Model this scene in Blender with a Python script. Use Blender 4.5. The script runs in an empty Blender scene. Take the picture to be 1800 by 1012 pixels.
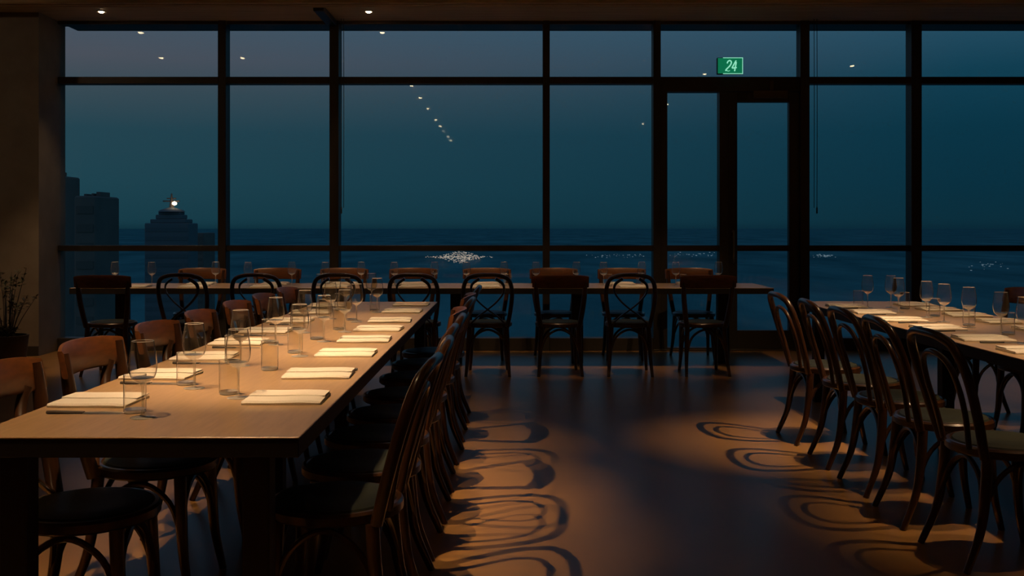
import bpy, math, random
from mathutils import Vector, Matrix
random.seed(7)
SC = bpy.context.scene
COL = SC.collection
PI = math.pi

# ------------------------------------------------------------------ camera
cam_d = bpy.data.cameras.new('camera'); cam = bpy.data.objects.new('camera', cam_d); COL.objects.link(cam)
cam.location = (0, 0, 1.31); cam.rotation_euler = (PI/2, 0, 0)
cam_d.sensor_width = 36; cam_d.lens = 36.0
cam_d.shift_y = -106/1800; cam_d.shift_x = -2/1800
cam_d.clip_start = 0.05; cam_d.clip_end = 200000
SC.camera = cam
SC.view_settings.view_transform = 'Standard'
SC.view_settings.look = 'None'
SC.view_settings.exposure = 0.0
SC.view_settings.gamma = 1.0
SC.view_settings.use_curve_mapping = False

# ------------------------------------------------------------------ dusk sky
W = bpy.data.worlds.new('dusk'); SC.world = W; W.use_nodes = True
nt = W.node_tree; nt.nodes.clear()
N = nt.nodes.new; L = nt.links.new
out = N('ShaderNodeOutputWorld'); bg = N('ShaderNodeBackground'); L(bg.outputs[0], out.inputs[0])
tc = N('ShaderNodeTexCoord'); sep = N('ShaderNodeSeparateXYZ'); L(tc.outputs['Generated'], sep.inputs[0])
def wramp(stops):
    r = N('ShaderNodeValToRGB'); e = r.color_ramp.elements
    while len(e) > 1: e.remove(e[-1])
    e[0].position = stops[0][0]; e[0].color = (*stops[0][1], 1)
    for p, c in stops[1:]:
        k = e.new(p); k.color = (*c, 1)
    L(sep.outputs['Z'], r.inputs[0]); return r
rl = wramp([(0.0, (.0060,.034,.050)), (.006, (.0095,.048,.068)), (.04, (.0140,.058,.080)), (.09, (.019,.061,.084)), (.125, (.044,.074,.094)),
            (.155, (.076,.086,.110)), (.185, (.066,.092,.124)), (.26, (.05,.10,.16)), (.6, (.03,.07,.14)), (1.0, (.02,.05,.11))])
rr = wramp([(0.0, (.0030,.022,.038)), (.006, (.0035,.028,.046)), (.04, (.0030,.031,.053)), (.09, (.0032,.036,.062)), (.14, (.006,.050,.085)),
            (.185, (.020,.078,.128)), (.26, (.02,.08,.14)), (.6, (.02,.06,.12)), (1.0, (.015,.045,.10))])
mr = N('ShaderNodeMapRange'); L(sep.outputs['X'], mr.inputs['Value'])
mr.inputs['From Min'].default_value = -.42; mr.inputs['From Max'].default_value = .40
mx = N('ShaderNodeMix'); mx.data_type = 'RGBA'
L(mr.outputs[0], mx.inputs['Factor']); L(rl.outputs[0], mx.inputs['A']); L(rr.outputs[0], mx.inputs['B'])
L(mx.outputs['Result'], bg.inputs['Color']); bg.inputs['Strength'].default_value = 1.03

WARM = (1.0, .63, .33)
LAMP_MAIN = 360; LAMP_BACK = 76; LAMP_FILL = 150  # the last one feeds unseen lamps added for ambient fill

# ------------------------------------------------------------------ materials
def mat(name, col, rough=.5, spec=.5, metal=0, emit=None, estr=0, coat=0, noise=None, bump=0, nscale=(1,1,1), sheen=0):
    m = bpy.data.materials.new(name); m.use_nodes = True
    t = m.node_tree; b = t.nodes['Principled BSDF']
    b.inputs['Base Color'].default_value = (*col, 1); b.inputs['Roughness'].default_value = rough
    b.inputs['Specular IOR Level'].default_value = spec; b.inputs['Metallic'].default_value = metal
    b.inputs['Coat Weight'].default_value = coat; b.inputs['Coat Roughness'].default_value = .18
    b.inputs['Sheen Weight'].default_value = sheen
    if emit: b.inputs['Emission Color'].default_value = (*emit, 1); b.inputs['Emission Strength'].default_value = estr
    if noise:
        col2, sc, det = noise
        c = t.nodes.new('ShaderNodeTexCoord'); mp = t.nodes.new('ShaderNodeMapping'); mp.inputs['Scale'].default_value = nscale
        n = t.nodes.new('ShaderNodeTexNoise'); n.inputs['Scale'].default_value = sc; n.inputs['Detail'].default_value = det
        x = t.nodes.new('ShaderNodeMix'); x.data_type = 'RGBA'
        x.inputs['A'].default_value = (*col, 1); x.inputs['B'].default_value = (*col2, 1)
        r = t.nodes.new('ShaderNodeMapRange'); r.inputs['From Min'].default_value = .35; r.inputs['From Max'].default_value = .65
        t.links.new(c.outputs['Object'], mp.inputs[0]); t.links.new(mp.outputs[0], n.inputs[0])
        t.links.new(n.outputs[0], r.inputs[0]); t.links.new(r.outputs[0], x.inputs['Factor']); t.links.new(x.outputs['Result'], b.inputs['Base Color'])
        if bump:
            bp = t.nodes.new('ShaderNodeBump'); bp.inputs['Strength'].default_value = bump; bp.inputs['Distance'].default_value = .002
            t.links.new(n.outputs[0], bp.inputs['Height']); t.links.new(bp.outputs[0], b.inputs['Normal'])
    return m
M = {}
M['frame'] = mat('dark_bronze_frame', (.036,.030,.022), .45, .4)
M['floor'] = mat('polished_brown_floor', (.34,.180,.055), .30, .42, noise=((.27,.142,.044), 3.0, 8), nscale=(1,.35,1), bump=.04)
M['ceil'] = mat('stained_timber_ceiling', (.50,.38,.22), .6, .2, noise=((.40,.29,.16), 4, 6), nscale=(.3,6,1))
M['wall'] = mat('brown_plaster', (.22,.185,.145), .8, .2, noise=((.19,.155,.12), 5, 5))
M['tabletop'] = mat('table_laminate', (.46,.305,.165), .30, .5, noise=((.39,.255,.135), 14, 9), nscale=(5,.5,1), bump=.02)
M['tablewood'] = mat('table_dark_edge', (.022,.017,.013), .55, .3)
M['chair'] = mat('bentwood_dark_walnut', (.062,.024,.008), .28, .6, coat=.6, noise=((.036,.015,.006), 30, 4), nscale=(1,1,.3))
M['rail'] = mat('steam_bent_rail', (.17,.058,.014), .38, .5, coat=.2, noise=((.11,.038,.010), 12, 6), nscale=(1,4,4))
M['pad'] = mat('olive_seat_vinyl', (.022,.026,.018), .5, .4)
M['napkin'] = mat('linen', (.80,.76,.68), .85, .2, noise=((.74,.70,.62), 300, 2), bump=.15, sheen=.2)
M['steel'] = mat('brushed_steel', (.70,.67,.62), .35, .5, metal=1)
M['handle'] = mat('dark_knife_handle', (.03,.022,.017), .4, .5)
M['cord'] = mat('blind_cord', (.05,.06,.065), .7, .2)
M['trimring'] = mat('lamp_trim', (.25,.2,.15), .5, .4)
M['lens'] = mat('lamp_lens', (.9,.8,.6), .5, .2, emit=(1,.72,.38), estr=30)
M['signgreen'] = mat('sign_green', (.01,.16,.07), .4, .4, emit=(.004,.17,.075), estr=.85)
M['signpale'] = mat('sign_pale', (.5,.8,.65), .5, .3, emit=(.22,.60,.42), estr=1.25)
M['signcase'] = mat('sign_case', (.02,.03,.028), .5, .4)
M['leaf'] = mat('leaf_green', (.05,.07,.028), .5, .4, noise=((.09,.06,.03), 8, 2))
M['pot'] = mat('dark_pot', (.06,.045,.035), .6, .3)
M['concrete'] = mat('tower_concrete', (.30,.21,.17), .9, .1, noise=((.25,.18,.15), .15, 4))
M['towerdark'] = mat('tower_dark', (.22,.16,.13), .8, .2)
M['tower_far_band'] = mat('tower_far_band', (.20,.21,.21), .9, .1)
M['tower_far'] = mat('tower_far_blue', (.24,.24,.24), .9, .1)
M['closer'] = mat('door_closer_bronze', (.11,.07,.035), .4, .5)
M['beacon'] = mat('beacon', (1,.8,.5), .5, .1, emit=(1,.80,.5), estr=4)
M['citylight'] = mat('city_lamps', (1,.8,.6), .5, .1, emit=(.75,.62,.48), estr=.52)
M['citylow'] = mat('city_lamps_low', (1,.8,.6), .5, .1, emit=(.30,.42,.50), estr=.42)
M['chrome'] = mat('door_pull_metal', (.25,.22,.18), .3, .5, metal=1)

# land far below: dark blocks and open ground
def land_mat():
    m = bpy.data.materials.new('distant_land'); m.use_nodes = True
    t = m.node_tree; b = t.nodes['Principled BSDF']; b.inputs['Roughness'].default_value = 1; b.inputs['Specular IOR Level'].default_value = 0
    c = t.nodes.new('ShaderNodeTexCoord'); mp = t.nodes.new('ShaderNodeMapping'); mp.inputs['Scale'].default_value = (.004,.0011,1)
    n = t.nodes.new('ShaderNodeTexNoise'); n.inputs['Scale'].default_value = 1; n.inputs['Detail'].default_value = 9; n.inputs['Roughness'].default_value = .62
    r = t.nodes.new('ShaderNodeValToRGB'); e = r.color_ramp.elements
    e[0].position = .36; e[0].color = (.07,.22,.22,1); e[1].position = .68; e[1].color = (.17,.42,.40,1)
    t.links.new(c.outputs['Object'], mp.inputs[0]); t.links.new(mp.outputs[0], n.inputs[0]); t.links.new(n.outputs[0], r.inputs[0]); t.links.new(r.outputs[0], b.inputs['Base Color'])
    return m
M['land'] = land_mat()

def thin_glass(name, tint, rmul, ior=1.5, edge=None, film=0, rough=.02):
    m = bpy.data.materials.new(name); m.use_nodes = True; t = m.node_tree; t.nodes.clear()
    o = t.nodes.new('ShaderNodeOutputMaterial'); a = t.nodes.new('ShaderNodeBsdfTransparent'); a.inputs[0].default_value = (*tint, 1)
    g = t.nodes.new('ShaderNodeBsdfGlossy'); g.inputs['Roughness'].default_value = rough; g.inputs['Color'].default_value = (1,1,1,1)
    f = t.nodes.new('ShaderNodeFresnel'); f.inputs['IOR'].default_value = ior
    mu = t.nodes.new('ShaderNodeMath'); mu.operation = 'MULTIPLY'; mu.inputs[1].default_value = rmul; mu.use_clamp = True
    mi = t.nodes.new('ShaderNodeMixShader')
    if edge:
        lw = t.nodes.new('ShaderNodeLayerWeight'); lw.inputs['Blend'].default_value = .5
        pw = t.nodes.new('ShaderNodeMath'); pw.operation = 'POWER'; pw.inputs[1].default_value = edge
        rf = t.nodes.new('ShaderNodeBsdfRefraction'); rf.inputs['IOR'].default_value = ior; rf.inputs['Roughness'].default_value = .02
        m0 = t.nodes.new('ShaderNodeMixShader')
        t.links.new(lw.outputs['Facing'], pw.inputs[0]); t.links.new(pw.outputs[0], m0.inputs[0]); t.links.new(a.outputs[0], m0.inputs[1]); t.links.new(rf.outputs[0], m0.inputs[2])
        a = m0
    if film:
        df = t.nodes.new('ShaderNodeBsdfDiffuse'); df.inputs[0].default_value = (.9,.88,.84,1); m1 = t.nodes.new('ShaderNodeMixShader'); m1.inputs[0].default_value = film
        t.links.new(a.outputs[0], m1.inputs[1]); t.links.new(df.outputs[0], m1.inputs[2]); t.links.new(m1.outputs[0], mi.inputs[1])
    ge = t.nodes.new('ShaderNodeNewGeometry'); io = t.nodes.new('ShaderNodeMapRange')
    io.inputs['To Min'].default_value = ior; io.inputs['To Max'].default_value = 1/ior
    t.links.new(ge.outputs['Backfacing'], io.inputs['Value']); t.links.new(io.outputs[0], f.inputs['IOR'])
    t.links.new(f.outputs[0], mu.inputs[0]); t.links.new(mu.outputs[0], mi.inputs[0])
    if not film: t.links.new(a.outputs[0], mi.inputs[1])
    t.links.new(g.outputs[0], mi.inputs[2])
    t.links.new(mi.outputs[0], o.inputs[0])
    return m
M['winglass'] = thin_glass('window_glass', (.97,.985,.99), .7)
def table_glass(name):
    # thin-walled clear glass: passes light straight, mirrors by Fresnel, and a pale edge-on film paints in bright outlines
    m = bpy.data.materials.new(name); m.use_nodes = True; t = m.node_tree; t.nodes.clear(); n = t.nodes.new; l = t.links.new
    o = n('ShaderNodeOutputMaterial'); a = n('ShaderNodeBsdfTransparent'); a.inputs[0].default_value = (.985,.98,.97,1)
    lw = n('ShaderNodeLayerWeight'); lw.inputs['Blend'].default_value = .5
    pw = n('ShaderNodeMath'); pw.operation = 'POWER'; pw.inputs[1].default_value = 5; l(lw.outputs['Facing'], pw.inputs[0])
    ff = n('ShaderNodeMath'); ff.operation = 'MULTIPLY_ADD'; ff.inputs[1].default_value = .42; ff.inputs[2].default_value = .012; l(pw.outputs[0], ff.inputs[0])
    d = n('ShaderNodeBsdfTranslucent'); d.inputs[0].default_value = (.95,.93,.9,1)
    d2 = n('ShaderNodeBsdfDiffuse'); d2.inputs[0].default_value = (.95,.93,.9,1)
    ds = n('ShaderNodeMixShader'); ds.inputs[0].default_value = .5; l(d.outputs[0], ds.inputs[1]); l(d2.outputs[0], ds.inputs[2])
    m1 = n('ShaderNodeMixShader'); l(ff.outputs[0], m1.inputs[0]); l(a.outputs[0], m1.inputs[1]); l(ds.outputs[0], m1.inputs[2])
    ge = n('ShaderNodeNewGeometry'); io = n('ShaderNodeMapRange'); io.inputs['To Min'].default_value = 1.52; io.inputs['To Max'].default_value = 1/1.52
    l(ge.outputs['Backfacing'], io.inputs['Value'])
    # seen from inside the wall the ray has not bent, so a milder reflection is used there
    io.inputs['To Max'].default_value = 1.05
    f = n('ShaderNodeFresnel'); l(io.outputs[0], f.inputs['IOR'])
    g = n('ShaderNodeBsdfGlossy'); g.inputs['Roughness'].default_value = .055
    mi = n('ShaderNodeMixShader'); l(f.outputs[0], mi.inputs[0]); l(m1.outputs[0], mi.inputs[1]); l(g.outputs[0], mi.inputs[2])
    l(mi.outputs[0], o.inputs[0])
    return m
M['bowl'] = table_glass('thin_drinking_glass')
M['foot'] = thin_glass('glass_foot', (.99,.985,.97), 1.0, 1.55, film=.34, rough=.08)  # pale diffuse film paints in the bright light focused under the glass
M['stem'] = thin_glass('glass_stem', (.97,.965,.95), 1.2, 1.55, film=.22, rough=.08)  # diffuse film in the colour makes the stem read lit
M['bowlglow'] = thin_glass('bowl_base_glow_film', (.97,.965,.95), 1.2, 1.55, film=.20, rough=.08)  # paler film paints in the refracted glow of the lower bowl
M['rim'] = thin_glass('rim_highlight_film', (.97,.965,.95), 1.3, 1.55, film=.55, rough=.1)  # strong pale film paints a highlight along the rim
def solid_glass():
    m = bpy.data.materials.new('solid_glass'); m.use_nodes = True
    b = m.node_tree.nodes['Principled BSDF']
    b.inputs['Transmission Weight'].default_value = 1; b.inputs['Roughness'].default_value = .02; b.inputs['IOR'].default_value = 1.5
    b.inputs['Base Color'].default_value = (1,.99,.97,1)
    return m
M['solid'] = solid_glass()

# ------------------------------------------------------------------ mesh helpers
class MB:
    def __init__(s): s.v = []; s.f = []
    def add(s, vs, fs):
        o = len(s.v); s.v += [tuple(v) for v in vs]; s.f += [tuple(i+o for i in f) for f in fs]; return s
    def box(s, x0, x1, y0, y1, z0, z1, c=0):
        """box, optionally with chamfered edges of width c"""
        if c <= 0:
            vs = [(x,y,z) for x in (x0,x1) for y in (y0,y1) for z in (z0,z1)]
            return s.add(vs, [(0,1,3,2),(4,6,7,5),(0,4,5,1),(2,3,7,6),(0,2,6,4),(1,5,7,3)])
        ls = []
        for z, i in ((z0,c),(z0+c,0),(z1-c,0),(z1,c)):
            k = i; q = c
            pts = []
            for (cx, cy, sx, sy) in ((x0,y0,1,1),(x1,y0,-1,1),(x1,y1,-1,-1),(x0,y1,1,-1)):
                a = (cx+sx*(k+q), cy+sy*k, z); b = (cx+sx*k, cy+sy*(k+q), z)
                pts += [b, a] if (sx*sy > 0) else [a, b]
            ls.append(pts)
        return s.loft(ls)
    def loft(s, rings, cap=True, closed=True):
        n = len(rings[0]); vs = [p for r in rings for p in r]; fs = []
        for i in range(len(rings)-1):
            for j in range(n if closed else n-1):
                a = i*n+j; b = i*n+(j+1) % n
                fs.append((a, b, b+n, a+n))
        if cap:
            fs.append(tuple(reversed(range(n)))); fs.append(tuple(range((len(rings)-1)*n, len(rings)*n)))
        return s.add(vs, fs)
    def lathe(s, prof, seg=24, cx=0, cy=0, z=0):
        rings = [[(cx+max(r,1e-5)*math.cos(2*PI*k/seg), cy+max(r,1e-5)*math.sin(2*PI*k/seg), z+h) for k in range(seg)] for r, h in prof]
        return s.loft(rings)
    def tube(s, pts, rad, seg=10, smooth=6, flat=None, closed=False):
        P = spline(pts, smooth, closed) if smooth else [Vector(p) for p in pts]
        n = len(P)
        if not hasattr(rad, '__len__'): rad = [rad]*2
        def R(u):
            k = u*(len(rad)-1); i = min(int(k), len(rad)-2); return rad[i]+(rad[i+1]-rad[i])*(k-i)
        rings = []; up = None
        for i in range(n):
            a = P[(i-1) % n] if (closed or i > 0) else P[0]; b = P[(i+1) % n] if (closed or i < n-1) else P[-1]
            t = (b-a).normalized()
            if up is None:
                up = Vector((0,0,1)) if abs(t.z) < .8 else Vector((0,1,0))
            sd = t.cross(up); sd = sd.normalized() if sd.length > 1e-6 else Vector((1,0,0)); up = sd.cross(t).normalized()
            r = R(i/(n-1)); f1, f2 = flat if flat else (1, 1)
            rings.append([P[i] + sd*(math.cos(2*PI*k/seg)*r*f1) + up*(math.sin(2*PI*k/seg)*r*f2) for k in range(seg)])
        if closed:
            rings.append(rings[0]); return s.loft(rings, cap=False)
        return s.loft(rings)
    def build(s, name, m, parent=None, smooth=True, angle=40):
        me = bpy.data.meshes.new(name); me.from_pydata(s.v, [], s.f); me.update()
        o = bpy.data.objects.new(name, me); COL.objects.link(o)
        me.materials.append(m)
        if smooth:
            me.polygons.foreach_set('use_smooth', [True]*len(me.polygons))
            try: me.set_sharp_from_angle(angle=math.radians(angle))
            except Exception: pass
        if parent: o.parent = parent
        return o
def spline(pts, n, closed=False):
    p = [Vector(q) for q in pts]; out = []
    m = len(p)
    rng = range(m if closed else m-1)
    for i in rng:
        p0 = p[(i-1) % m] if (closed or i > 0) else p[0]*2-p[1]
        p1 = p[i]; p2 = p[(i+1) % m]
        p3 = p[(i+2) % m] if (closed or i < m-2) else p[-1]*2-p[-2]
        for k in range(n):
            t = k/n
            out.append(.5*((2*p1)+(p2-p0)*t+(2*p0-5*p1+4*p2-p3)*t*t+(3*p1-p0-3*p2+p3)*t**3))
    if not closed: out.append(p[-1])
    return out
def tag(o, label=None, cat=None, group=None, kind=None):
    if label: o['label'] = label
    if cat: o['category'] = cat
    if group: o['group'] = group
    if kind: o['kind'] = kind
    return o
def thing(name, loc, rz=0):
    o = bpy.data.objects.new(name, None); COL.objects.link(o); o.location = loc; o.rotation_euler = (0,0,rz); o.empty_display_size = .1
    return o
def copy_tree(o, parent=None):
    c = o.copy(); COL.objects.link(c)
    if parent: c.parent = parent
    for ch in list(o.children): copy_tree(ch, c)
    return c
def struct(mb, name, m, parent=None, smooth=False):
    o = mb.build(name, m, parent, smooth)
    if not parent: o['kind'] = 'structure'
    return o
class Kind:
    """first placement moves the built thing itself, later ones copy it"""
    def __init__(s, make): s.make = make; s.proto = None; s.used = False
    def put(s, loc, rz, label, cat, group):
        if s.proto is None: s.proto = s.make(); o = s.proto
        else: o = copy_tree(s.proto)
        o.location = loc; o.rotation_euler = (0,0,rz); tag(o, label, cat, group); return o
ORD = ['nearest','second nearest','third nearest','fourth nearest','fifth nearest','sixth nearest','seventh nearest','eighth nearest','ninth nearest']
ORL = ['leftmost','second from the left','third from the left','fourth from the left','fifth from the left','sixth from the left','seventh from the left','eighth from the left','ninth from the left',
       'tenth from the left','eleventh from the left','twelfth from the left','thirteenth from the left','fourteenth from the left','fifteenth from the left','sixteenth from the left','seventeenth from the left']

# ------------------------------------------------------------------ room shell
GY = 10.95                      # inner face of the window wall
CZ = 3.51                       # ceiling height
XL, XR, YB = -8.0, 8.0, -7.0
def px(x, D=GY): return (x-902)*D/1800
def pz(y, D=GY): return 1.31-(y-400)*D/1800

struct(MB().box(XL, XR, YB, GY+.14, -.15, 0), 'floor', M['floor'])
# ceiling with its narrow timber slats near the window
c = MB().box(XL, XR, YB, GY+.14, CZ, CZ+.15)
struct(c, 'ceiling', M['ceil'])
c = MB()
for y0, w, d in ((10.06,.05,.030),(9.93,.05,.042),(9.80,.05,.050)): c.box(XL, XR, y0, y0+w, CZ-d, CZ, .004)
struct(c, 'trim_1', M['ceil'])
struct(MB().box(XL-.15, XL, YB, GY, 0, CZ), 'wall_left', M['wall'])
struct(MB().box(XR, XR+.15, YB, GY, 0, CZ), 'wall_right', M['wall'])
struct(MB().box(XL-.15, XR+.15, YB-.15, YB, 0, CZ), 'wall_back', M['wall'])
# solid pier left of the glazing
struct(MB().box(XL, -4.85, 10.47, GY+.14, 0, CZ), 'wall_front', M['wall'])
# eave outside the glass
struct(MB().box(-4.88, XR, GY+.12, GY+.52, CZ, CZ+.18, .01), 'trim_2', M['frame'])

def bar(mb, x0, x1, z0, z1, y0=GY-.05, y1=GY+.09): mb.box(x0, x1, y0, y1, z0, z1, .004)
# window frames: one structure per bay
edges = [(-4.85,-4.85), (px(386),px(400)), (px(581),px(597)), (px(954),px(966)), (px(1147),px(1160)), (px(1404),px(1420)), (px(1598),px(1616)), (px(1822),px(1840)), (XR,XR)]
zt0, zt1 = pz(148), pz(136)     # upper transom
zm0, zm1 = pz(441), pz(431)     # lower rail
zs = pz(593)                    # kerb
n = 1
for i in range(len(edges)-1):
    a, b = edges[i][1], edges[i+1][0]
    if i == 4: continue         # door bay
    f = MB()
    bar(f, edges[i+1][0], min(edges[i+1][1], XR), 0, CZ, GY-.07, GY+.10)   # mullion at the bay's right side
    bar(f, a, b, zt0, zt1); bar(f, a, b, zm0, zm1); bar(f, a, b, CZ-.035, CZ); bar(f, a, b, .0, zs, GY-.06, GY+.10)
    w = struct(f, 'window_%d' % n, M['frame']); n += 1
    for z0, z1 in ((zs, zm0), (zm1, zt0), (zt1, CZ-.035)):
        MB().box(a, b, GY+.015, GY+.027, z0, z1).build('pane', M['winglass'], w, False)
# door bay: upper light, sidelight and glazed door
a, b = edges[4][1], edges[5][0]
f = MB()
bar(f, b, edges[5][1], 0, CZ, GY-.07, GY+.10)
bar(f, a, b, CZ-.035, CZ); bar(f, a, b, pz(162), zt1)
bar(f, a, px(1172), 0, pz(162)); bar(f, px(1263), px(1279), 0, pz(162), GY-.06, GY+.09)
bar(f, px(1172), px(1263), 0, pz(610)); bar(f, px(1172), px(1263), zm0, zm1)
w = struct(f, 'window_%d' % n, M['frame'])
MB().box(a, b, GY+.015, GY+.027, zt1, CZ-.035).build('pane', M['winglass'], w, False)
for z0, z1 in ((pz(610), zm0), (zm1, pz(162))):
    MB().box(px(1172), px(1263), GY+.015, GY+.027, z0, z1).build('pane', M['winglass'], w, False)
f = MB(); d0, d1 = px(1279)+.003, b-.003
y0, y1 = GY-.03, GY+.05
for q in ((d0, px(1295), .012, pz(162)-.004), (px(1386), d1, .012, pz(162)-.004)): f.box(q[0], q[1], y0, y1, q[2], q[3], .003)
f.box(px(1295), px(1386), y0, y1, pz(180), pz(162)-.004, .003); f.box(px(1295), px(1386), y0, y1, .012, pz(580), .003); f.box(px(1295), px(1386), y0, y1, zm0, zm1, .003)
dr = struct(f, 'door_1', M['frame'])
for z0, z1 in ((pz(580), zm0), (zm1, pz(180))):
    MB().box(px(1295), px(1386), GY+.005, GY+.017, z0, z1).build('pane', M['winglass'], dr, False)
MB().tube([(px(1287),y0,.95),(px(1287),y0-.05,.97),(px(1287),y0-.05,1.25),(px(1287),y0,1.27)], .011, 8, 4).build('door_handle', M['chrome'], dr)
cl = MB().box(px(1322), px(1382), y0-.055, y0, pz(174), pz(160), .006).build('door_closer', M['closer'], dr, False)
MB().box(px(1350), px(1356), y0-.06, y0-.055, pz(160), pz(160)+.10, .0).build('closer_arm', M['closer'], cl, False)
# brace block under the ceiling over the third mullion
struct(MB().box(px(577), px(594), 10.12, GY-.07, CZ-.06, CZ, .005), 'trim_3', M['frame'])
struct(MB().box(px(1147), px(1420), GY-.075, GY-.03, .0, .018, .004), 'trim_4', M['chrome'])
struct(MB().box(XL, -4.85-.0, 10.455, 10.47, 0, .10, .003), 'baseboard_front', M['frame'])

# ------------------------------------------------------------------ downlights
def make_downlight():
    t = thing('ceiling_downlight', (0,0,0))
    MB().lathe([(.030,0),(.046,0),(.050,-.004),(.046,-.008),(.033,-.006),(.030,0)], 20).build('trim_ring', M['trimring'], t)
    MB().lathe([(.0,-.018),(.016,-.015),(.026,-.009),(.030,-.002),(.0,-.001)], 20).build('lens', M['lens'], t)
    return t
def make_collared():
    t = thing('ceiling_downlight', (0,0,0))
    MB().lathe([(.040,0),(.048,0),(.048,-.045),(.040,-.045),(.040,0)], 20).build('collar', M['frame'], t)
    MB().lathe([(.0,-.001),(.036,-.001),(.036,-.004),(.0,-.005)], 20).build('lens', M['lens'], t)
    return t
DK = Kind(make_downlight); CK = Kind(make_collared)
def downlight(x, y, power, size, blend, label, group, z=CZ, aim=None, color=WARM, kind=DK):
    o = kind.put((x, y, z), 0, label, 'ceiling light', group)
    for ch in list(o.children):
        if ch.type == 'LIGHT': bpy.data.objects.remove(ch)
    ld = bpy.data.lights.new('spot_beam', 'SPOT'); ld.energy = power; ld.color = color
    ld.spot_size = math.radians(size); ld.spot_blend = blend; ld.shadow_soft_size = .028
    lo = bpy.data.objects.new('spot_beam', ld); COL.objects.link(lo); lo.parent = o; lo.location = (0,0,-.05)
    if aim:
        d = Vector(aim)-Vector((x,y,z)); lo.rotation_euler = d.to_track_quat('-Z','Y').to_euler()
    return o
LX, RX = -1.57, 2.74
for i, (y, p, sz, dx, dy) in enumerate(((6.1,.80,33,.98,.1), (4.65,1.45,35,.98,.45), (3.1,1.05,36,.98,1.1), (1.1,.02,60,0,0), (-.2,.02,60,0,0), (-1.3,.02,60,0,0), (-2.7,.02,60,0,0), (-3.8,.02,60,0,0))):
    downlight(LX, y, LAMP_MAIN*p, sz, 1.0, 'recessed warm downlight above the left table, %s from the window' % (['first','second','third','fourth','fifth','sixth','seventh','eighth'][i]), 'downlights over the left table', aim=(LX+dx, y+dy, 0))
for i, (y, p) in enumerate(((2.55,.56), (3.75,.60), (5.35,.48), (6.8,.34))):  # extra unseen lamps added to brighten the left table settings
    downlight(LX+.12, y, LAMP_MAIN*p, 44, .9, 'collared fill downlight added above the left table, %s' % ORD[i], 'added fill downlights over the left table', aim=(LX+.42, y+.35, 0), kind=CK)
for i, y in enumerate((7.3, 5.5, 3.7, 2.0, .3)):
    downlight(RX, y, LAMP_MAIN*(.30,1.0,.50,.02,.02)[i], (44,34,38,60,60)[i], 1.0, 'recessed warm downlight above the right table, %s from the window' % (['first','second','third','fourth','fifth'][i]), 'downlights over the right table', aim=(RX-(.1,.92,.2,0,0)[i], y+(0,.75,.9,0,0)[i], 0))
for i, (y, p) in enumerate(((4.3,.50), (5.9,.42))):  # further unseen lamps added to brighten the right table's napkins
    downlight(RX-.12, y, LAMP_MAIN*p, 42, .9, 'collared fill downlight added above the right table, %s' % ORD[i], 'added fill downlights over the right table', aim=(RX-.30, y+.3, 0), kind=CK)
downlight(-4.19, 10.42, LAMP_BACK*.3, 70, .6, 'small glowing downlight in the timber ceiling above the top left window corner', 'downlights beside the window')
downlight(-1.47, 10.42, LAMP_BACK*.3, 70, .6, 'small glowing downlight in the timber ceiling just right of the ceiling brace', 'downlights beside the window')
for i, x in enumerate((-4.55, -3.5, -2.2, -.9, .4, 1.7, 4.6)):
    downlight(x, 8.7 if i != 6 else 8.05, LAMP_BACK, 46, .7, 'collared downlight over window table chairs, %s' % ORL[i], 'downlights over the window table', aim=(x, 9.9 if i != 6 else 8.4, .75), kind=DK if i in (0,1,6) else CK)

for i, (x, y) in enumerate(((-5.6,-4.5),(-5.6,-1.5),(-.2,-4.5),(5.6,-4.5),(5.6,-1.5),(-6.4,7.6),(5.9,2.2))):  # unseen lamps added to lift ambient light; left wing one brightens the pier
    downlight(x, y, LAMP_FILL*(.16 if i == 5 else .4 if i == 6 else 1), 90 if i == 5 else 58, .5, 'collared fill downlight added out of view, %s' % ('far left rear','left middle rear','centre rear','far right rear','right middle rear','left wing','right wing')[i], 'added fill downlights out of view', kind=CK, color=(1,.72,.46), aim=(-5.4,10.4,1.6) if i == 5 else None)
# ------------------------------------------------------------------ tables
def make_table(name, x0, x1, y0, y1, legs, label, lw=.075, zt=.75, th=.03):
    t = thing(name, ((x0+x1)/2, (y0+y1)/2, 0)); tag(t, label, 'table')
    cx, cy = (x0+x1)/2, (y0+y1)/2; hx, hy = (x1-x0)/2, (y1-y0)/2
    MB().box(-hx, hx, -hy, hy, zt-.006, zt, .002).build('tabletop', M['tabletop'], t, False)
    MB().box(-hx+.001, hx-.001, -hy+.001, hy-.001, zt-.056, zt-.006, .002).build('edge_band', M['tablewood'], t, False)
    for lx, ly in legs:
        MB().box(lx-cx-lw/2, lx-cx+lw/2, ly-cy-lw/2, ly-cy+lw/2, 0, zt-.056, .004).build('leg', M['tablewood'], t, False)
    return t
TH = .75
LT = (-1.47, -.573, 2.74, 7.75)
make_table('dining_table', *LT, [(x, y) for x in (-1.36, -.70) for y in (2.82, 7.68)] + [(-1.02, 4.4), (-1.02, 6.1)],
           'long brown dining table in the left foreground laid with napkins and glasses')
RT = (2.17, 3.07, 2.9, 7.80)
make_table('dining_table', *RT, [(x, y) for x in (2.30, 2.95) for y in (2.98, 7.72)] + [(2.62, 4.5), (2.62, 6.2)],
           'long brown dining table at the right edge behind the row of hoop backed chairs')
BT = (-4.12, 2.42, 9.50, 10.34)
make_table('dining_table', *BT, [(-3.78, 9.92), (-2.08, 9.92), (-.55, 9.92), (.62, 9.92), (2.03, 9.92)],
           'very long narrow dining table running across the room along the window wall', lw=.11)

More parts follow.
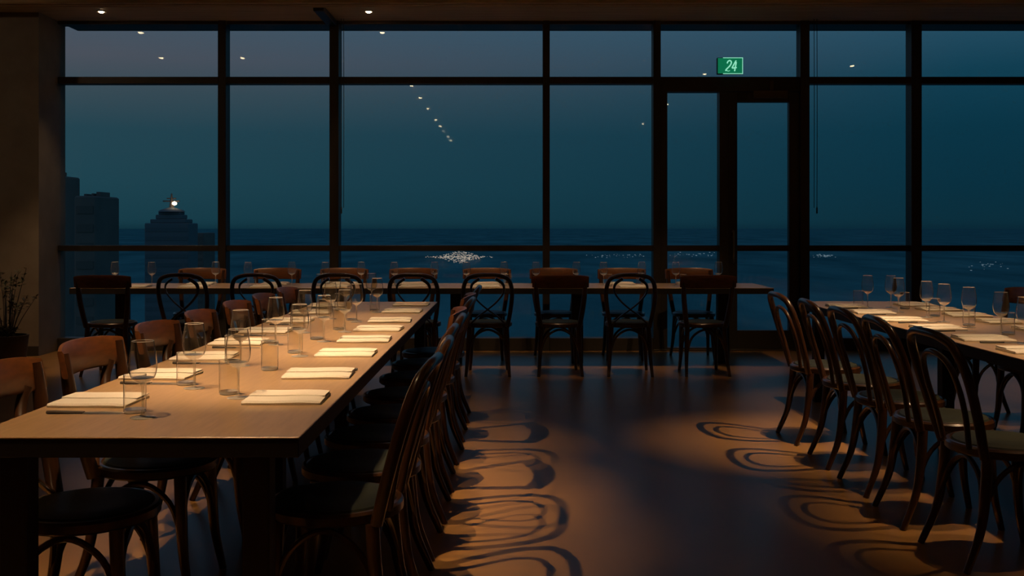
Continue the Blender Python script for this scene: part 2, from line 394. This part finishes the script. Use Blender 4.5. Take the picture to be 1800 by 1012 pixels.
# ------------------------------------------------------------------ chairs
def make_chair(kind, padmat='pad'):
    names = {'hoop':'hoop_back_chair', 'cross':'cross_back_chair', 'rail':'rail_back_chair', 'rail_cross':'rail_back_chair'}
    t = thing(names[kind], (0,0,0)); W_ = M['chair']
    R = .215
    # seat: bent rim and dished pad
    rim = MB(); rim.lathe([(R-.030,.425),(R-.008,.425),(R,.432),(R,.455),(R-.007,.463),(R-.018,.464),(R-.024,.458),(R-.030,.425)], 36)
    seat = rim.build('seat_rim', W_, t)
    MB().lathe([(0,.432),(R-.026,.432),(R-.022,.455),(R-.030,.468),(R-.06,.473),(R*.45,.470),(0,.467)], 36).build('seat_pad', M[padmat], t)
    # legs
    for s in (-1, 1):
        MB().tube([(s*.165,-.150,.43),(s*.172,-.160,.30),(s*.180,-.185,.15),(s*.192,-.245,0.0)], [.0215,.021,.017,.0135], 10, 5).build('leg', W_, t)
        MB().tube([(s*.150,.140,.43),(s*.156,.147,.28),(s*.162,.158,.14),(s*.172,.185,0.0)], [.0220,.021,.017,.0135], 10, 5).build('leg', W_, t)
    # arched bentwood braces between the legs
    def leg(sx, sy, z):
        if sy < 0: return Vector((sx*(.165+.027*(1-z/.43)**1.5), -.150-.095*(1-z/.43)**1.9, z))
        return Vector((sx*(.150+.022*(1-z/.43)), .140+.045*(1-z/.43)**1.6, z))
    corners = [(-1,-1),(1,-1),(1,1),(-1,1)]
    for i in range(4):
        a, b = corners[i], corners[(i+1) % 4]
        p0, p4 = leg(*a, .20), leg(*b, .20); q0, q4 = leg(*a, .34), leg(*b, .34); m = (leg(*a,.405)+leg(*b,.405))/2
        q0 = q0*.86+q4*.14; q4b = leg(*b,.34)*.86+leg(*a,.34)*.14
        MB().tube([p0, q0, m, q4b, p4], .0105, 8, 5).build('brace', W_, t)
    if kind in ('hoop', 'cross'):
        pts = [(-.172,-.163,.43),(-.200,-.203,.58),(-.214,-.250,.74),(-.186,-.290,.852),(-.105,-.313,.891),(0,-.320,.898),
               (.105,-.313,.891),(.186,-.290,.852),(.214,-.250,.74),(.200,-.203,.58),(.172,-.163,.43)]
        MB().tube(pts, [.019,.019,.0165,.019,.019], 12, 5).build('back_hoop', W_, t)
    if kind == 'hoop':
        pts = [(-.105,-.190,.455),(-.125,-.214,.58),(-.134,-.245,.69),(-.102,-.274,.785),(0,-.288,.820),
               (.102,-.274,.785),(.134,-.245,.69),(.125,-.214,.58),(.105,-.190,.455)]
        MB().tube(pts, .0115, 10, 5).build('inner_hoop', W_, t)
    if kind in ('cross', 'rail_cross'):
        for s in (-1, 1):
            pts = [(-s*.150,-.172,.462),(-s*.075,-.205,.535),(0,-.228+.006*s,.590),(s*.085,-.244,.665),(s*.140,-.262,.745),(s*.135,-.284,.815),(s*.07,-.300,.866)]
            if kind == 'rail_cross': pts = pts[:5]+[(s*.165,-.255,.80)]
            MB().tube(pts, .0145, 8, 5, flat=(1.25,.55)).build('cross_strap', W_, t)
    if kind in ('rail', 'rail_cross'):
        for s in (-1, 1):
            MB().tube([(s*.172,-.163,.43),(s*.196,-.197,.58),(s*.212,-.226,.72),(s*.217,-.248,.87)], [.022,.0235,.023,.016], 10, 5, flat=(1.0,1.1)).build('back_post', W_, t)
        rings = []; nn = 18
        for k in range(nn+1):
            u = -1+2*k/nn; x = u*.245; y = -.300+.062*u*u; zc = .839-.006*u*u; h = .058-.010*abs(u)**5; th = .010
            nx, ny = -2*.062*u/.245, 1; l = math.hypot(nx, ny); nx /= l; ny /= l
            rings.append([Vector((x+nx*a*th*.9, y+ny*a*th, zc+b*h)) + Vector((0, .010*-b, 0)) for a, b in ((-.6,-1),(.6,-1),(1,-.85),(1,.85),(.6,1),(-.6,1),(-1,.85),(-1,-.85))])
        MB().loft(rings).build('top_rail', M['rail'], t)
    return t
HOOP = Kind(lambda: make_chair('hoop')); CROSS = Kind(lambda: make_chair('cross')); RAIL = Kind(lambda: make_chair('rail')); RAILX = Kind(lambda: make_chair('rail_cross'))
KN = {'hoop': (HOOP, 'double hoop bentwood chair'), 'cross': (CROSS, 'bentwood cross back chair'),
      'rail': (RAIL, 'chair with wide curved top rail'), 'rail_cross': (RAILX, 'chair with wide brown top rail')}
def chair(kind, x, y, face, where, group):
    k, d = KN[kind]
    k.put((x, y, 0), math.radians(face), d+', '+where, 'chair', group)
# left side of the left table, facing right
for i, (y, x) in enumerate(((3.14,-1.305),(3.78,-1.31),(4.48,-1.305),(5.12,-1.305),(5.77,-1.30),(6.42,-1.305),(7.08,-1.305))):
    chair('rail_cross', x, y, -90+(2,-3,-1,2,0,1,-1)[i], '%s on the left side of left table' % ORD[i], 'chairs on the left side of the left table')
# right side of the left table, facing left
for i, (y, x) in enumerate(((3.22,-.56),(3.72,-.55),(4.22,-.56),(4.72,-.55),(5.26,-.555),(5.86,-.55),(6.45,-.55),(7.05,-.55))):
    chair('hoop' if i not in (4,6) else 'rail', x, y, 90+(-3,2,-1,1,2,-2,0,1)[i], '%s on aisle side of the left table' % ORD[i], 'chairs on the right side of the left table')
# left side of right table
for i, (y, x) in enumerate(((4.08,1.95),(4.62,1.94),(5.16,1.95),(5.72,1.95),(6.36,1.94))):
    chair('hoop', x, y, -90+(3,-2,1,-2,2)[i], '%s on aisle side of right table' % ORD[i], 'hoop back chairs beside the right table')
# right side of right table
for i, (y, x) in enumerate(((4.95,3.24),(5.65,3.25),(6.35,3.24),(7.05,3.26))):
    chair('rail', x, y, 90+(2,-2,1,0)[i], '%s on far side of right table' % ORD[i], 'chairs on the far side of the right table')
# window table, near side (facing the window)
fr = [(175,'rail'),(320,'cross'),(448,'cross'),(590,'cross'),(728,'cross'),(857,'cross'),(985,'rail'),(1112,'cross'),(1245,'rail')]
for i, (x, k) in enumerate(fr):
    chair(k, px(x, 8.95), 9.24, (2,-2,1,3,-2,0,1,-3,2)[i], '%s in near row at window table' % ORL[i], 'chairs on the room side of the window table')
br = [355,485,606,726,855,975,1092,1213]
for i, x in enumerate(br):
    chair('rail', px(x, 10.5), 10.28, 180+(1,-2,2,0,-1,2,-2,1)[i], '%s in row backing onto window' % ORL[i], 'chairs between the window table and the glass')

# ------------------------------------------------------------------ tableware
def make_wine():
    t = thing('wine_glass', (0,0,0))
    bowl = [(.0335,.118),(.0385,.132),(.0405,.146),(.0405,.160),(.038,.185),(.034,.208),(.0318,.226),
            (.0308,.226),(.0328,.208),(.0368,.185),(.0392,.160),(.0392,.146),(.0372,.132),(.0322,.119)]
    MB().lathe(bowl, 32).build('bowl', M['bowl'], t)
    MB().lathe([(.0,.098),(.009,.100),(.022,.107),(.0335,.118),(.0322,.119),(.021,.1095),(.009,.1045),(.0,.1035)], 32).build('bowl_base', M['bowlglow'], t)  # kept separate so the painted glow stays on the lower bowl
    MB().tube([(.0313*math.cos(k*PI/8), .0313*math.sin(k*PI/8), .2262) for k in range(16)], .0010, 6, 2, closed=True).build('rim', M['rim'], t)
    MB().lathe([(.0,.0035),(.010,.005),(.005,.012),(.0038,.025),(.0036,.075),(.005,.092),(.009,.0995),(.0,.1005)], 14).build('stem', M['stem'], t)
    MB().lathe([(.0,.0),(.036,.0),(.0368,.0012),(.035,.0022),(.018,.0038),(.0,.0058)], 28).build('foot', M['foot'], t)
    return t
def make_tumbler():
    t = thing('tumbler', (0,0,0))
    MB().lathe([(.033,.006),(.0335,.114),(.0320,.1145),(.0315,.113),(.0312,.012)], 28).build('side_wall', M['bowl'], t)
    MB().tube([(.0327*math.cos(k*PI/8), .0327*math.sin(k*PI/8), .1146) for k in range(16)], .0009, 6, 2, closed=True).build('rim', M['rim'], t)
    MB().lathe([(.0,.0),(.031,.0),(.0332,.002),(.0335,.007),(.031,.0115),(.0,.0105)], 28).build('thick_base', M['foot'], t)
    return t
def make_napkin():
    t = thing('folded_napkin', (0,0,0))
    def slab(x0,x1,y0,y1,z0,z1,sag=0.0):
        rings = []; nn = 14; c = (z1-z0)*.45
        for k in range(nn+1):
            u = k/nn; x = x0+(x1-x0)*u; e = min(u, 1-u)*(x1-x0); sh = 0 if e > .002 else c*.8
            dz = sag*math.sin(u*7.3+x0*30)+ (-sag*1.2 if u > .9 else 0)
            prof = [(y0+c*.3,z0),(y0,z0+c),(y0,z1-c),(y0+c,z1),(y0+(y1-y0)*.33,z1+sag*.6),(y0+(y1-y0)*.66,z1-sag*.3),(y1-c,z1),(y1,z1-c),(y1,z0+c),(y1-c*.3,z0)]
            rings.append([Vector((x, y+(sh if y < (y0+y1)/2 else -sh), z+(dz if z > (z0+z1)/2 else 0) - (sh*.6 if z > (z0+z1)/2 else 0))) for y, z in prof])
        m = MB().loft(rings); return m
    slab(-.125,.125,-.100,.100,0,.0135,.0009).build('folded_cloth', M['napkin'], t)
    f = slab(-.122,.123,-.004,.099,.0135,.0180,.0008); f.build('top_flap', M['napkin'], t)
    return t
def make_knife():
    t = thing('table_knife', (0,0,0))       # along +X: handle at -X, blade at +X
    MB().tube([(-.115,0,.006),(-.09,0,.0062),(-.04,0,.0058),(-.002,0,.0055)], [.0058,.0062,.005,.0042], 10, 4, flat=(1.3,.8)).build('handle', M['handle'], t)
    rings = []
    for k in range(13):
        u = k/12; x = -.004+.122*u; w = .0095*(1-u**6)+.0008; yo = .002*math.sin(u*2.5)
        rings.append([(x,-w+yo,.004),(x,0+yo,.0046),(x,w+yo,.0052),(x,w+yo,.0056),(x,0+yo,.0062),(x,-w+yo,.0046)])
    MB().loft(rings).build('blade', M['steel'], t)
    return t
WG, TU, NA, KF = Kind(make_wine), Kind(make_tumbler), Kind(make_napkin), Kind(make_knife)
rnd = random.Random(3)
def setz(n=0): return TH
# left table
LY = (3.28,3.86,4.40,4.95,5.50,6.10,6.70,7.30); RY = (3.33,3.88,4.52,5.07,5.61,6.12,6.80,7.40)
for i in range(8):
    NA.put((-1.325, LY[i], TH), math.radians(rnd.uniform(-4,3)), 'cream folded napkin, %s on left edge of left table' % ORD[i], 'napkin', 'napkins on the left table')
    NA.put((-.735, RY[i], TH), math.radians(rnd.uniform(-3,3)), 'cream folded napkin, %s on right edge of left table' % ORD[i], 'napkin', 'napkins on the left table')
    KF.put((-1.285+rnd.uniform(-.01,.01), LY[i]-.200, TH-.0005), math.radians(rnd.uniform(-4,2)), 'dark handled knife before the %s napkin on left edge of left table' % ORD[i], 'knife', 'knives on the left table')
    KF.put((-.735+rnd.uniform(-.02,.01), RY[i]+.135, TH-.0005), math.radians(180+rnd.uniform(-3,3)), 'dark handled knife behind the %s napkin on right edge of left table' % ORD[i], 'knife', 'knives on the left table')
lg = ((-1.092,3.02),(-1.112,3.57),(-1.104,4.15),(-1.135,4.90),(-1.11,5.46),(-1.12,6.28),(-1.12,6.85),(-1.035,7.48))
for i, (x, y) in enumerate(lg):
    WG.put((x, y, TH), rnd.uniform(0,6), 'empty stemmed wine glass, %s in left line on left table' % ORD[i], 'wine glass', 'wine glasses on the left table')
    TU.put((x-.055, y+.085, TH), 0, 'clear straight tumbler beside the %s wine glass in left line on left table' % ORD[i], 'tumbler', 'tumblers on the left table') if i != 7 else None
rg = ((-.905,3.37),(-.93,4.46),(-.93,5.04),(-.905,5.50),(-.93,6.08),(-.90,6.77))
for i, (x, y) in enumerate(rg):
    WG.put((x, y, TH), rnd.uniform(0,6), 'empty stemmed wine glass, %s in right line on left table' % ORD[i], 'wine glass', 'wine glasses on the left table')
for i, (x, y) in enumerate(((-.957,3.45),(-.958,4.03),(-.975,4.58),(-.985,5.14),(-.955,5.62),(-.975,6.18),(-.93,6.88))):
    TU.put((x, y, TH), 0, 'clear straight tumbler, %s in right line on left table' % ORD[i], 'tumbler', 'tumblers on the left table')
# right table
for i, (x, y) in enumerate(((2.345,4.62),(2.35,5.12),(2.35,5.67),(2.345,6.17),(2.36,6.72),(2.35,7.22))):
    NA.put((x, y, TH), math.radians(rnd.uniform(-5,2)), 'cream folded napkin, %s on aisle edge of right table' % ORD[i], 'napkin', 'napkins on the right table')
    KF.put((x+.03, y-.16, TH-.0005), math.radians(rnd.uniform(-4,4)), 'table knife before the %s napkin on aisle edge of right table' % ORD[i], 'knife', 'knives on the right table')
for i, (x, y) in enumerate(((2.90,5.05),(2.89,5.60),(2.89,6.05),(2.88,6.50),(2.89,6.95),(2.885,7.35))):
    NA.put((x, y, TH), math.radians(rnd.uniform(-3,5)), 'cream folded napkin, %s on far edge of right table' % ORD[i], 'napkin', 'napkins on the right table')
for i, (x, y) in enumerate(((2.46,4.92),(2.525,5.30),(2.555,5.74),(2.555,6.07),(2.575,6.38),(2.555,6.79),(2.63,7.13),(2.475,7.15))):
    WG.put((x, y, TH), rnd.uniform(0,6), 'empty stemmed wine glass on the right table, %s' % ORD[i], 'wine glass', 'wine glasses on the right table')
for i, (x, y) in enumerate(((2.56,4.98),(2.60,5.38),(2.60,5.84),(2.655,6.45),(2.70,7.06),(2.44,7.24))):
    TU.put((x, y, TH), 0, 'clear straight tumbler on the right table, %s' % ORD[i], 'tumbler', 'tumblers on the right table')
# window table
for i, x in enumerate((202,267,379,436,513,572,635,693,764,820,886,942,1013,1061,1128,1188,1263)):
    y = 9.90 if i % 2 else 9.97
    WG.put((px(x, y), y, TH), rnd.uniform(0,6), 'empty wine glass on the window table, %s' % ORL[i], 'wine glass', 'wine glasses on the window table')
for i, x in enumerate((442,560,697,890,1066,1120,1196)):
    TU.put((px(x, 9.84)+.02, 9.80, TH), 0, 'clear tumbler on the window table, %s' % ORL[i], 'tumbler', 'tumblers on the window table')
for i, x in enumerate((238,341,467,590,727,855,968,1112,1243)):
    NA.put((px(x, 9.68), 9.68, TH), math.radians(rnd.uniform(-3,3)), 'cream napkin on room side of window table, %s' % ORL[i], 'napkin', 'napkins on the window table')
for i, x in enumerate(br[:]):
    NA.put((px(x, 10.2), 10.19, TH), math.radians(rnd.uniform(-3,3)), 'cream napkin on glass side of window table, %s' % ORL[i], 'napkin', 'napkins on the window table')

# ------------------------------------------------------------------ exit sign, cords
sy = 10.80
sx0, sx1, sz0, sz1 = px(1261, sy), px(1306, sy), pz(130, sy), pz(101, sy)
sg = thing('lit_sign', ((sx0+sx1)/2, sy, sz0)); tag(sg, 'small glowing green box sign with white 24 above the glazed door', 'sign')
hw = (sx1-sx0)/2; hh = sz1-sz0
sb = MB().box(-hw, hw, .005, .055, 0, hh, .004).build('casing', M['signcase'], sg, False)
MB().box(-hw+.006, hw-.006, 0, .005, .006, hh-.006).build('green_panel', M['signgreen'], sg, False)
bd = MB(); e = .007
bd.box(-hw*.55, hw, -.001, .004, hh-e, hh); bd.box(-hw*.55, hw, -.001, .004, 0, e); bd.box(hw-e, hw, -.001, .004, e, hh-e)
bd.build('pale_border', M['signpale'], sg, False)
MB().box(-.02, .02, .055, GY-.05-sy, .02, .05).build('wall_bracket', M['signcase'], sg, False)
def digits(parent):
    def stroke(pts, name):
        sh = .16
        p = [(x+sh*z, -.003, z) for x, z in pts]
        return MB().tube(p, .0052, 8, 5, flat=(1.25,.5)).build(name, M['signpale'], parent)
    h = hh*.64; o = hh*.17
    stroke([(-.050,o+h*.74),(-.044,o+h*.93),(-.026,o+h),(-.010,o+h*.90),(-.008,o+h*.70),(-.022,o+h*.45),(-.048,o+h*.18),(-.054,o+h*.03)], 'numeral_stroke')
    stroke([(-.054,o+h*.03),(-.040,o+h*.06),(-.026,o+h*.0),(-.010,o+h*.05)], 'numeral_stroke')
    stroke([(.040,o+h),(.030,o+h*.8),(.017,o+h*.5),(.010,o+h*.32),(.022,o+h*.30),(.042,o+h*.33),(.058,o+h*.34)], 'numeral_stroke')
    stroke([(.044,o+h*.85),(.043,o+h*.55),(.042,o+h*.3),(.041,o)], 'numeral_stroke')
digits(sg)
def cord(xs, zb, label, top=CZ):
    t = thing('blind_cord', (px(xs[0], 10.80), 10.80, zb)); tag(t, label, 'blind cord', 'hanging blind cords')
    for k, x in enumerate(xs):
        dx = (x-xs[0])*10.8/1800; b = 0 if k != 1 else .04
        MB().tube([(dx,0,b),(dx+.002,.0,(top-zb)*.5),(dx,0,top-zb)], .0035, 6, 5).build('strand', M['cord'], t)
    MB().lathe([(.0,.0),(.008,.002),(.008,.06),(.004,.07),(.0,.07)], 10, 0, 0, -.02).build('weight', M['cord'], t)
cord((600,604), pz(372, 10.8), 'thin blind cord hanging down the glass beside the ceiling braced mullion')
cord((1436,1431), pz(372, 10.8), 'thin blind cord hanging down the glass just right of the door')

# ------------------------------------------------------------------ plant in the left corner
pl = thing('potted_shrub', (-4.62, 9.35, 0)); tag(pl, 'dim leafy shrub in a dark pot by the left pier', 'plant')
pot = MB().lathe([(.0,.0),(.13,.0),(.15,.02),(.18,.30),(.185,.33),(.165,.33),(.16,.29),(.0,.29)], 24).build('pot', M['pot'], pl)
st = MB(); lf = MB(); r2 = random.Random(5)
for k in range(26):
    an = r2.uniform(0, 2*PI); sp = r2.uniform(.03,.26); h = r2.uniform(.55,.98)
    p = [(0.03*math.cos(an),.03*math.sin(an),.28),(sp*.5*math.cos(an),sp*.5*math.sin(an),.28+(h-.28)*.5),(sp*math.cos(an),sp*math.sin(an),h)]
    st.tube(p, [.005,.002], 5, 3)
    for q in range(16):
        u = r2.uniform(.25,1); base = Vector(p[1])*(1-u)+Vector(p[2])*u if u > .5 else Vector(p[0])*(1-u)+Vector(p[1])*u
        d = Vector((r2.uniform(-1,1), r2.uniform(-1,1), r2.uniform(-.3,.8))).normalized(); s_ = d.cross(Vector((0,0,1))).normalized()*.012; ln = r2.uniform(.035,.06)
        up = s_.cross(d).normalized()*.003
        lf.add([base, base+d*ln*.5+s_+up, base+d*ln, base+d*ln*.5-s_+up, base+d*ln*.5-up], [(0,1,4),(1,2,4),(2,3,4),(3,0,4),(0,3,1),(1,3,2)])
st.build('stems', M['pot'], pl); lf.build('foliage', M['leaf'], pl, False)

# ------------------------------------------------------------------ the city outside, far below
GZ = -92
g = MB(); g.add([(-90000,60,GZ),(90000,60,GZ),(90000,90000,GZ),(-90000,90000,GZ)], [(0,1,2,3)])
gd = g.build('distant_land', M['land'], None, False); tag(gd, kind='structure')
def tower(name, label, x0, x1, ytop, D, dep, mt, extra=None):
    X0, X1 = px(x0, D), px(x1, D+dep); zt = pz(ytop, D)
    t = thing(name, ((X0+X1)/2, D+dep/2, GZ)); tag(t, label, 'building', 'towers outside the window')
    H = zt-GZ; hx = (X1-X0)/2; hy = dep/2
    MB().box(-hx, hx, -hy, hy, 0, H, .3).build('tower_body', mt, t, False)
    fl = MB()
    for k in range(int(H/3.6)):
        z = H-2-3.6*k
        if z > 4: fl.box(-hx+.5, hx-.5, -hy-.15, -hy+.1, z-1.5, z)
    fl.build('window_bands', M['tower_far_band' if mt == M['tower_far'] else 'towerdark'], t, False)
    if extra: extra(t, hx, hy, H)
    return t
def ex1(t, hx, hy, H):
    MB().box(-hx, hx*.45, -hy*.6, hy*.6, H, H+1.1, .1).build('plant_room', M['concrete'], t, False)
    MB().lathe([(3.2,0),(3.2,3.0),(2.6,4.4),(1.2,5.4),(0,5.8)], 18, -hx-.2, 0, H).build('roof_drum', M['concrete'], t)
    MB().tube([(hx*.15,0,H),(hx*.15,0,H+4.6)], [.22,.10], 6, 0).build('mast', M['concrete'], t)
tower('office_tower', 'tall dark tower with rooftop drum at the left edge of the skyline', 40, 141, 307, 230, 14, M['concrete'], ex1)
def ex2(t, hx, hy, H):
    m = MB()
    for a, b, h in ((-.8,-.55,.5),(-.1,.1,.6),(.35,.75,.9)): m.box(hx*a, hx*b, -hy*.4, hy*.4, H, H+h, .05)
    m.build('roof_plant', M['concrete'], t, False)
tower('office_block', 'dark flat topped block beside the taller tower at the left', 130, 210, 344, 200, 12, M['concrete'], ex2)
def ex3(t, hx, hy, H):
    k = 420/1800
    for (w, a, b) in ((.80, 0, 7), (.60, 7, 15), (.50, 15, 20)):
        MB().box(-hx*w, hx*w, -hy*w, hy*w, H+a*k, H+b*k, .25).build('stepped_tier', M['tower_far'], t, False)
    MB().lathe([(5.5,0),(4.8,.7),(2.6,1.4),(1.0,1.9),(0,2.0)], 20, 0, 0, H+20*k).build('crown', M['tower_far'], t)
    m = MB().tube([(0,0,H+26*k),(0,0,H+53*k)], [1.1,.25], 8, 0); m.box(-3.6, 3.4, -.3, .3, H+38*k, H+40.5*k, .1); m.box(-2.0,1.9,-.3,.3,H+43*k,H+45*k,.1)
    m.build('antenna_mast', M['towerdark'], t)
    MB().lathe([(0,-.9),(.9,-.45),(1.05,0),(.9,.45),(0,.9)], 12, 1.9, -2.2, H+35*k).build('beacon_light', M['beacon'], t)
tower('stepped_tower', 'hazy stepped tower with mast and bright roof light in the left window', 254, 348, 392, 420, 12, M['tower_far'], ex3)
def lowblock(x0, x1, ytop, D, label): tower('low_building', label, x0, x1, ytop, D, 20, M['concrete'])
lowblock(345, 378, 409, 520, 'low hazy building just right of the stepped tower')
# lit clusters on the plain
def cluster(name, label, xc, yc, wx, wy, cnt, m, seed, size=1.0, peak=False):
    r = random.Random(seed); mb = MB()
    for _ in range(cnt):
        u = r.gauss(0,.36); v = r.gauss(0,.42)
        if abs(u) > 1 or abs(v) > 1: continue
        if peak: v *= max(.12, 1-abs(u)*1.5)
        y = yc+wy*v; D = (1.31-GZ)*1800/(y-400); x = px(xc+wx*u, D)
        a = size*D/1800*r.uniform(.35,1.1); h = a*.8
        mb.box(x-a, x+a, D, D+a*4, GZ, GZ+h)
    o = mb.build(name, m, None, False); tag(o, label, 'city lights', None, 'stuff'); return o
cluster('city_lights', 'pale cluster of distant lights spreading on the plain beneath the window rail', 808, 452, 62, 14, 420, M['citylight'], 1, 1.0, True)
cluster('city_lights', 'faint bluish lights on the plain left of the door', 1090, 449, 70, 4, 36, M['citylow'], 2, .9)
cluster('city_lights', 'faint bluish lights behind the sidelight of the door', 1215, 448, 55, 5, 30, M['citylow'], 3, .9)
cluster('city_lights', 'faint bluish lights on the plain just right of the door', 1448, 450, 25, 3, 40, M['citylow'], 4, 1.0)
cluster('city_lights', 'sparse faint lights on the plain at the right edge', 1740, 468, 60, 10, 22, M['citylow'], 6, .9)
